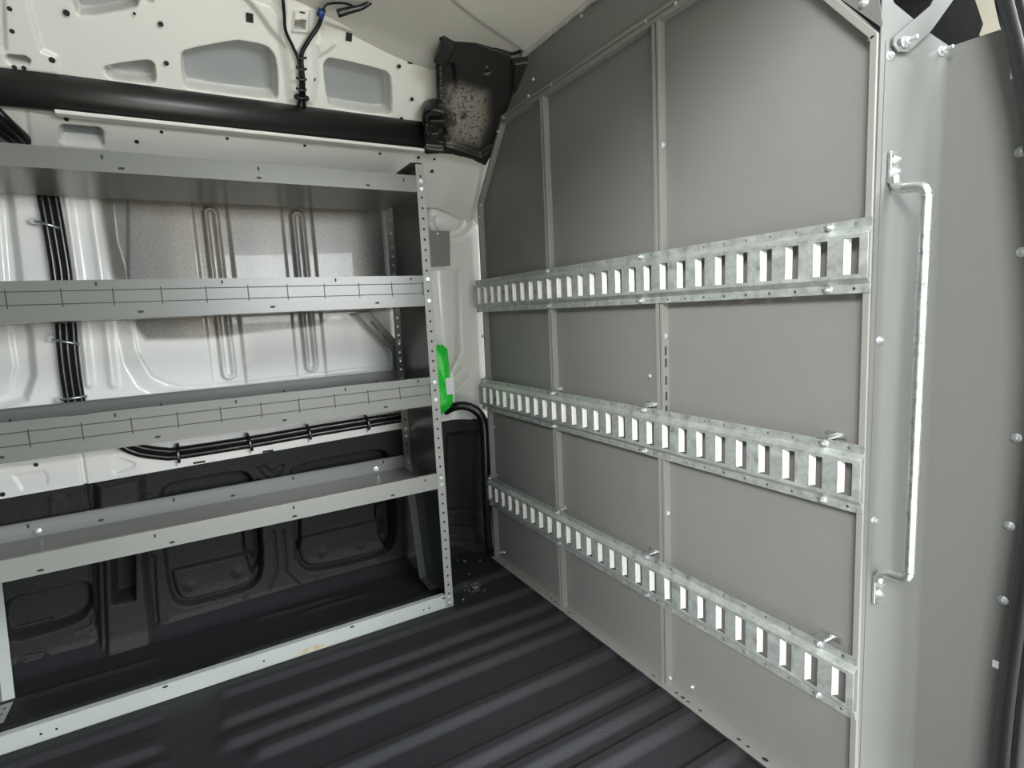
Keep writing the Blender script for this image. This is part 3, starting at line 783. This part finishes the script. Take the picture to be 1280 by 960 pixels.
# ================================================================== SHELVING UNIT
SX0, SX1, YF, YB = -1.600, -0.300, 1.765, 2.108
shf = thing('shelving_unit', 'grey steel van shelving unit with four tray shelves against the left wall', 'shelving', ((SX0+SX1)/2, (YF+YB)/2, 0))
TX0, TX1 = SX0+0.030, SX1-0.0285
def tray(z0, zl, zb, lines=False, paint='shelf'):
    b = MB()
    oval = lambda x, z, w=0.0075, h=0.0035: circ(x, z, w, 10, h)
    hs = []
    L = TX1-TX0
    if lines:
        for f in (0.055, 0.29, 0.52, 0.77, 0.965): hs.append(circ(TX0+L*f, zl-0.010, 0.003, 8, 0.006))
        for f in (0.10, 0.36, 0.62, 0.87): hs.append(oval(TX0+L*f, z0+0.016))
    else:
        for f in (0.965, 0.62, 0.33, 0.06): hs.append(circ(TX0+L*f, zl-0.016, 0.003, 8, 0.006))
        for f in (0.87, 0.62, 0.36, 0.13): hs.append(oval(TX0+L*f, z0+0.011))
    xz = lambda y: (lambda u, v: (u, y, v))
    b.sheet(rect(TX0, TX1+0.001, z0, zl), hs, xz(YF), (0, 1, 0), 0.0015)      # front lip
    b.box((TX0, YF+0.0015, zl-0.0015), (TX1, YF+0.012, zl))                  # hem
    b.box((TX0, YF+0.0015, z0), (TX1, YB, z0+0.0015))                        # bottom
    b.box((TX0, YB-0.0015, z0), (TX1, YB, zb))                               # back lip
    b.box((TX0, YB-0.012, zb-0.0015), (TX1, YB, zb))
    b.m = 1
    b.box((TX0+0.004, YF+0.006, z0+0.004), (TX1-0.004, YF+0.0066, zl-0.004)) # dark strip painting in the shade inside the folded lip
    if lines:
        za, zc = zl-0.058, zl-0.026
        for z in (za, zc): b.box((TX0, YF-0.0006, z-0.0012), (TX1, YF+0.0004, z+0.0012))
        x = -0.333
        while x > TX0:
            b.box((x-0.0013, YF-0.0007, za-0.008), (x+0.0013, YF+0.0004, zc+0.006)); x -= 0.1055
    # slots in the back lip
    for f in (0.06, 0.36, 0.66, 0.93): b.disc((TX0+L*f, YB-0.0017, (z0+zb)/2+0.012), (0, -1, 0), 0.0035, 0.0006, 10, 0.007)
    for f in (0.20, 0.50): b.disc((TX0+L*f, YB-0.0017, z0+0.016), (0, -1, 0), 0.008, 0.0006, 10, 0.004)
    return b.build('shelf', [MT[paint], MT['groove']], shf)
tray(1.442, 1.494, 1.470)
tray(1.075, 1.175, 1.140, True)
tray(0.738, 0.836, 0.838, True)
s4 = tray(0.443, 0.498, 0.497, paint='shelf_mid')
for px, py in ((48,664),(470,586)): bolt(s4, onY(px, py, YB-0.002), (0, -1, 0.1), 'stud', 1.0)
bolt(s4, onY(511,578,YB-0.003), (0, -1, 0), 'stud', 0.8)
# kick rail on the floor
hs = []
for x, z, w in ((-0.335,.040,.0075),(-0.392,.020,.003),(-0.413,.020,.003),(-0.66,.042,.0075),(-0.93,.024,.003),(-1.185,.042,.0075),(-1.43,.022,.0035),(-1.462,.022,.0035)):
    hs.append(circ(x, z, w, 10, 0.0035))
b = MB(); b.sheet(rect(TX0, TX1+0.001, 0.001, 0.0495), hs, lambda u, v: (u, YF, v), (0, 1, 0), 0.0015)
b.box((TX0, YF+0.0015, 0.048), (TX1, YF+0.02, 0.0495)); b.box((TX0, YF+0.0015, 0.001), (TX1, YF+0.02, 0.0025))
b.m = 1; b.box((TX0+0.003, YF+0.008, 0.004), (TX1-0.003, YF+0.0086, 0.046))  # dark strip as painted shade behind the rail's holes
b.m = 2; b.sheet([(-0.838,0.004),(-0.832,0.013),(-0.80,0.021),(-0.765,0.019),(-0.752,0.012),(-0.756,0.003),(-0.79,0.006)], [], lambda u, v: (u, YF-0.0006, v), (0, 1, 0), 0.0004)
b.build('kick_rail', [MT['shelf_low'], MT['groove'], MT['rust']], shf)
# end panels
def end_panel(xo, sgn):
    """xo outer face x, sgn +1 when the body lies towards -x (right end)"""
    xi = lambda d: xo-sgn*d
    e = MB()
    # web
    web = [(YF, 0.0), (2.030, 0.0), (2.085, 0.30), (YB, 0.44), (YB, 1.545), (YF+0.035, 1.545), (YF, 1.530)]
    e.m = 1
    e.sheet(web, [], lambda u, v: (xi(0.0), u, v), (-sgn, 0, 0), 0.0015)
    e.m = 0
    e.box((min(xi(0), xi(0.002))-0.0002, YF, 0.0), (max(xi(0), xi(0.002))+0.0002, YF+0.001, 1.53))
    # front flange, perforated
    w = 0.0295
    hs = [circ(xi(w*0.5), 0.052+0.0335*k, 0.0042, 8) for k in range(44) if abs(0.052+0.0335*k-0.0) > 0]
    a, c = sorted((xi(0.0), xi(w)))
    e.sheet([(a, 0.0), (c, 0.0), (c, 1.530), (a, 1.530)], hs, lambda u, v: (u, YF-0.0018, v), (0, 1, 0), 0.0016)
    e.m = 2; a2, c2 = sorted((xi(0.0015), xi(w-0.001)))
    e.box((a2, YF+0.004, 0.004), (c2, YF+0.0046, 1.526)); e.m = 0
    # rear flange, upper perforated part and slanted lower part
    hs = [circ(xi(w*0.5), 0.47+0.0335*k, 0.0042, 8) for k in range(32)]
    a, c = sorted((xi(0.0), xi(w)))
    e.sheet([(a, 0.445), (c, 0.445), (c, 1.545), (a, 1.545)], hs, lambda u, v: (u, YB-0.0035, v), (0, 1, 0), 0.0015)
    e.m = 3  # paler colour adds light to the legs shaded by the tray above
    for (ya, za), (yb, zb) in (((2.030, 0.003), (2.085, 0.30)), ((2.085, 0.30), (YB-0.002, 0.445))):
        e.add([(xi(0), ya, za), (xi(w), ya, za), (xi(w), yb, zb), (xi(0), yb, zb), (xi(0), ya+.0015, za), (xi(w), ya+.0015, za), (xi(w), yb+.0015, zb), (xi(0), yb+.0015, zb)],
              [(0,1,2,3),(7,6,5,4),(0,4,5,1),(1,5,6,2),(2,6,7,3),(3,7,4,0)])
    e.m = 0
    # foot flange with holes
    hs = [circ(xi(w*0.5), y, 0.0035, 8, 0.006) for y in np.arange(1.82, 2.01, 0.028)]
    e.sheet([(a, YF+0.002), (c, YF+0.002), (c, 2.030), (a, 2.030)], hs, lambda u, v: (u, v, 0.0025), (0, 0, 1), 0.0015)
    # top return
    e.box((a, YF+0.035, 1.5435), (c, YB, 1.545))
    p = e.build('end_panel', [MT['upright'], MT['shelfin'], MT['hole'], MT['shelf_low']], shf)
    xm = xi(w*0.5)
    for z in (1.477, 1.453, 1.163, 1.092, 0.818, 0.757, 0.482, 0.457, 0.036, 0.014): bolt(p, (xm, YF-0.002, z), (0, -1, 0), 'dome', 0.85)
    for z in (1.36, 0.88, 0.80, 0.83+0.12, 0.60, 0.57, 0.475): bolt(p, (xi(w*0.5), YB-0.004, z), (0, -1, 0), 'hex', 0.8)
    return p
end_panel(SX1, 1)
end_panel(SX0, -1)

# ================================================================== LOOMS
def loom(name, label, pts, ties, Y, r=0.011, lanes=3, tie_label=None, clip=None):
    P = [onY(p[0], p[1], p[2] if len(p) > 2 else Y) for p in pts]
    t = thing(name, label, 'cable loom', tuple(P[0]))
    m = len(pts)
    for k in range(lanes):
        off = (k-(lanes-1)/2)
        Q = []
        for i, p in enumerate(P):
            a = P[max(i-1, 0)]; c = P[min(i+1, m-1)]; d = c-a; nrm = np.array((d[2], 0, -d[0])); nrm = nrm/np.linalg.norm(nrm)
            Q.append(p+nrm*off*r*1.55+np.array((0, -0.004*(k % 2), 0)))
        b = MB(); b.tube(Q, r, 12, 6); b.build('conduit', MT['conduit'], t)
    for (ax, ay), (bx, by) in ties:
        A = onY(ax, ay, Y); B = onY(bx, by, Y)
        d = B-A; mid = (A+B)/2+np.array((0, -r-0.009, 0)); 
        b = MB(); b.tube([A+np.array((0, 0.012, 0)), A+np.array((0, -0.004, 0))*1, A+d*0.2+np.array((0, -r-0.004, 0)), mid, A+d*0.8+np.array((0, -r-0.004, 0)), B+np.array((0, -0.004, 0)), B+np.array((0, 0.012, 0))], 0.0052 if clip == 'v' else 0.0038, 8, 4)
        o = b.build('cable_clip', MT['conduit' if clip == 'v' else 'zincbar'], t)
        if clip == 'v':
            b = MB(); b.tube([A+d*0.3+np.array((0, -r-0.008, 0)), mid+np.array((0, -0.004, 0)), A+d*0.75+np.array((0, -r-0.008, 0))], 0.0034, 8, 4); b.build('clip_glint', MT['zincbar'], o)
            b = MB(); b.disc(B+d*0.18+np.array((0, 0.004, 0)), (0, -1, 0), 0.006, 0.004, 10); b.build('clip_foot', MT['white'], o)
        else:
            b = MB(); b.disc(A-d*0.08+np.array((0, 0.004, 0)), (0, -1, 0), 0.009, 0.006, 12); b.build('clip_head', MT['zinc'], o)
    return t
loom('cable_loom', 'thick black cable loom running down the white pillar behind the shelves, far left',
     [(-60,95,1.93),(0,153,1.955),(32,183,2.05),(50,208,2.130),(60,245),(70,300),(77,345),(82,400),(85,440),(90,480),(97,520)],
     [((44,277),(76,286)), ((66,424),(99,430)), ((76,499),(108,495))], 2.132, 0.0105, 3)
loom('cable_loom', 'black cable loom clipped along the white sill above the black lower wall',
     [(120,520),(150,550),(172,562),(205,567),(225,566),(310,553),(385,540),(459,528),(515,519),(548,514)],
     [((222,556),(224,577)), ((309,543),(315,562)), ((384,532),(388,548)), ((457,520),(461,536))], 2.1285, 0.0120, 2, clip='v')
b = MB()
P = [hit(x, y, (0, yy, 0), (0, 1, 0)) for x, y, yy in ((556,514,2.10),(566,509,2.075),(578,507,2.055),(590,510,2.04),(599,517,2.03),(604,528,2.03),(606,550,2.03),(608,620,2.03),(612,690,2.03))]
b.tube(P, 0.018, 12, 6)
o = b.build('trim_8', MT['conduit']); tag(o, kind='structure')

# roof harness
hr = thing('roof_harness', 'thin black wiring harness with blue tape dangling from the roof edge', 'wiring', tuple(hit(376,130,P3a,n3)))
h3 = lambda x, y, d: hit(x, y, P3a+n3*d, n3)
b = MB(); b.tube([h3(352,-20,0.05), h3(355,15,0.04), h3(357,38,0.035), h3(366,58,0.03), h3(374,78,0.03), h3(376,105,0.03), h3(374,128,0.02), h3(372,136,0.0)], 0.0045, 8, 6); b.build('wire', MT['conduit'], hr)
b = MB(); b.tube([h3(381,138,0.0), h3(380,128,0.022), h3(379,100,0.032), h3(377,70,0.03), h3(385,52,0.032), h3(398,32,0.035), h3(405,12,0.04)], 0.0062, 8, 6); b.build('wire', MT['conduit'], hr)
b = MB(); b.tube([h3(404,12,0.045), h3(410,5,0.085), h3(430,4,0.115), h3(445,9,0.13), h3(452,9,0.13)], 0.003, 8, 6); b.build('wire', MT['conduit'], hr)
b = MB(); b.tube([h3(422,17,0.13), h3(440,12,0.13), h3(452,9,0.13), h3(466,0,0.13), h3(470,-10,0.13)], [0.0105, 0.004], 10, 6); b.build('connector_tail', MT['conduit'], hr)
b = MB(); b.tube([h3(399,21,0.042), h3(403,12,0.042)], 0.010, 10, 4); b.build('tape', MT['blue'], hr)
b = MB()
for y in (70,84,97,110,120): b.tube([h3(370,y,0.036), h3(377,y+3,0.040), h3(383,y+2,0.036)], 0.0035, 8, 4)
b.build('tie', MT['conduit'], hr)

# ================================================================== SMALL THINGS ON THE WALL
gb = thing('wall_bracket', 'small flat grey steel plate bracket on the white wall beside the shelf upright', 'bracket', tuple(onY(549,310,2.08)))
p = [onY(x, y, 2.08) for x, y in ((532,288),(562,289),(563,332),(533,331))]
b = MB(); b.sheet([(q[0], q[2]) for q in p], [], lambda u, v: (u, 2.08, v), (0, 1, 0), 0.002)
b.box((p[3][0], 2.08, p[3][2]-0.0015), (p[2][0], 2.155, p[3][2])); b.box((p[0][0], 2.08, p[0][2]-0.003), (p[1][0], 2.155, p[0][2]-0.0015))
b.build('plate', MT['part'], gb, bevel=0.001)
b = MB(); b.disc(onY(547,292,2.0795), (0, -1, 0), 0.004, 0.0008, 10); b.build('rivet', MT['label'], gb)

tb = thing('shelf_clip', 'narrow upright grey wall clip standing behind the top shelf, at its right end', 'bracket', tuple(onY(484,210,2.10)))
p = [onY(x, y, 2.10) for x, y in ((478,199),(489,199),(490,222),(479,222))]
b = MB(); b.sheet([(q[0], q[2]) for q in p], [], lambda u, v: (u, 2.10, v), (0, 1, 0), 0.002); b.build('plate', MT['shelf'], tb)
bolt(tb, onY(484,208,2.0995), (0, -1, 0), 'dome', 0.7)

dg = thing('wall_strut', 'slanted grey pressed strap behind the second shelf gap, left of the end panel', 'strut', tuple(onY(480,420,2.13)))
p = [onY(x, y, 2.135) for x, y in ((446,391),(462,389),(498,428),(499,470),(492,470),(490,440))]
b = MB(); b.sheet([(q[0], q[2]) for q in p], [], lambda u, v: (u, 2.135, v), (0, 1, 0), 0.004)
b.build('strap', MT['shelf'], dg, bevel=0.0015)
p = [onY(x, y, 2.1335) for x, y in ((464,402),(490,430))]
b = MB(); b.tube([p[0], p[1]], 0.004, 8, smooth=False); b.build('bead', MT['shelf'], dg)

bag = thing('plastic_bag', 'bright green plastic bag with white label on wall beside the shelf end', 'bag', tuple(onY(552,518,2.08)))
YBg = 2.085
OUTB = [(p[0], p[2]) for p in (onY(x, y, YBg) for x, y in ((532,431),(553,431),(559,436),(561,452),(563,474),(566,484),(567,500),(566,508),(551,518),(532,521)))]
ub = [q[0] for q in OUTB]; vb = [q[1] for q in OUTB]
def bag_h(U, V):
    d = -sdf(U, V, OUTB); h = 0.030*np.sqrt(np.clip(d/0.035, 0, 1))
    return h+0.003*np.sin(U*90+V*40)*np.clip(d/0.02, 0, 1)
o = hf('bag_body', np.arange(min(ub), max(ub), 0.0025), np.arange(min(vb), max(vb), 0.0025), bag_h, lambda U, V, H: (U-ORG[bag].x, YBg-H-ORG[bag].y, V-ORG[bag].z), MT['green'], parent=bag, holes=lambda U, V: sdf(U, V, OUTB) > 0)
md = o.modifiers.new('solid', 'SOLIDIFY'); md.thickness = 0.004; md.offset = -1
LAB = [(p[0], p[2]) for p in (onY(x, y, YBg-0.02) for x, y in ((555,473),(563.5,471),(566,492),(557,493)))]
b = MB(); b.sheet(LAB, [], lambda u, v: (u, YBg-0.0325, v), (0, 1, 0), 0.001); b.build('label', MT['label'], bag)
FL = [(p[0], p[2]) for p in (onY(x, y, YBg-0.01) for x, y in ((562,466),(566,464),(568,486),(568,508),(564,512),(566,500)))]
b = MB(); b.sheet(FL, [], lambda u, v: (u, YBg-0.012, v), (0, 1, 0), 0.002); b.build('film_edge', MT['film'], bag)

# crumbs of broken debris on the floor
b = MB()
cz = 0.001
for k in range(70):
    px = 592+random.gauss(0, 6); py = 733+random.gauss(0, 2.5)
    p = onZ(px, py, 0.004); s = random.uniform(0.0005, 0.0013); zf = float(floor_h(np.array([[p[0]]]), np.array([[p[1]]]))[0, 0])
    b.box((p[0]-s*2, p[1]-s, zf), (p[0]+s*2, p[1]+s, zf+s))
for px, py in ((586,717),(582,702),(579,749),(572,700),(580,700),(600,700)):
    p = onZ(px, py, 0.003); s = 0.0028; zf = float(floor_h(np.array([[p[0]]]), np.array([[p[1]]]))[0, 0])
    b.box((p[0]-s, p[1]-s, zf), (p[0]+s, p[1]+s, zf+0.003))
o = b.build('debris_crumbs', MT['crumb']); tag(o, 'scatter of pale crumbs on the black ribbed floor beside the shelf foot', 'debris', kind='stuff')

# ================================================================== OUTSIDE + LIGHT
b = MB(); b.box((-9, -9, -0.75), (6, 0.0, -0.70)); o = b.build('ground', MT['ground']); tag(o, kind='structure')
b = MB(); b.box((-4.2, 0.20, -0.05), (-1.38, 0.24, 2.0)); o = b.build('wall_right', MT['white']); tag(o, kind='structure')
b = MB(); b.box((-4.2, 0.20, -0.06), (-2.55, 2.3, -0.0)); o = b.build('floor_rear', MT['floor']); tag(o, kind='structure')
b = MB(); b.box((-4.2, 0.2, 1.98), (-2.35, 2.3, 2.02)); o = b.build('ceiling_rear', MT['roof']); tag(o, kind='structure')
b = MB(); b.box((-4.2, 2.20, -0.05), (-1.95, 2.26, 2.0)); o = b.build('wall_left_rear', MT['white']); tag(o, kind='structure')

b = MB(); b.box((0.11, 2.24, -0.05), (1.6, 2.28, 2.05)); o = b.build('wall_left_front', MT['cab']); tag(o, kind='structure')
b = MB(); b.box((-4.2, 2.36, -0.05), (1.6, 2.40, 2.02)); o = b.build('wall_left_light_stop', MT['white']); tag(o, kind='structure')  # added outside the side wall to stop light leaking in
b = MB(); b.box((-4.26, 0.2, -0.05), (-4.2, 2.3, 2.0)); o = b.build('wall_rear', MT['white']); tag(o, kind='structure')

w = bpy.data.worlds.new('world'); scn.world = w; w.use_nodes = True
nt = w.node_tree; bg = nt.nodes['Background']
tc = nt.nodes.new('ShaderNodeTexCoord'); sp = nt.nodes.new('ShaderNodeSeparateXYZ'); cr = nt.nodes.new('ShaderNodeValToRGB')
nt.links.new(tc.outputs['Generated'], sp.inputs['Vector'])
mr = nt.nodes.new('ShaderNodeMapRange'); mr.inputs['From Min'].default_value = -1; mr.inputs['From Max'].default_value = 1
nt.links.new(sp.outputs['Z'], mr.inputs['Value']); nt.links.new(mr.outputs['Result'], cr.inputs['Fac'])
e = cr.color_ramp.elements
e[0].position = 0.45; e[0].color = (0.40, 0.40, 0.39, 1)
e[1].position = 0.55; e[1].color = (0.88, 0.96, 1.0, 1)
nt.links.new(cr.outputs['Color'], bg.inputs['Color'])
bg.inputs['Strength'].default_value = 0.8

def area(name, loc, target, sx, sy, power, col=(1, 1, 1)):
    l = bpy.data.lights.new(name, 'AREA'); l.shape = 'RECTANGLE'; l.size = sx; l.size_y = sy; l.energy = power; l.color = col
    o = bpy.data.objects.new(name, l); COL.objects.link(o); o.location = loc
    o.rotation_euler = (Vector(target)-Vector(loc)).to_track_quat('-Z', 'Y').to_euler()
    return o
area('sky_fill', (1.1, -4.2, 3.9), (-0.8, 1.8, 0.35), 2.6, 2.0, 220, (0.97, 0.99, 1.0))  # area lamp added as daylight on the shelves, set to miss the partition
area('horizon_fill', (1.0, -4.5, 1.55), (-0.8, 2.0, 0.85), 3.2, 1.0, 260, (0.95, 0.99, 1.0))  # low lamp added to brighten the white wall through the door
area('high_sky_fill', (1.0, -3.3, 5.3), (-0.8, 1.7, 0.1), 3.0, 1.8, 400, (0.93, 0.99, 1.0))  # steep lamp added to brighten the kick rail and lower trays
area('side_sky_light', (-4.7, -2.8, 3.85), (0.0, 0.72, 0.62), 2.2, 1.4, 760, (1.0, 0.985, 0.95))
sl = bpy.data.lights.new('bounce_sun', 'SUN'); sl.energy = 7.5; sl.angle = 0.02; sl.color = (1.0, 0.97, 0.92)  # lamp added so the ground outside bounces light up to the ceiling
so = bpy.data.objects.new('bounce_sun', sl); COL.objects.link(so); so.location = (0, 3, 6)
so.rotation_euler = Vector((-0.15, -0.50, -0.87)).to_track_quat('-Z', 'Y').to_euler()

scn.view_settings.view_transform = 'Standard'
scn.view_settings.look = 'None'
scn.view_settings.exposure = 0.0
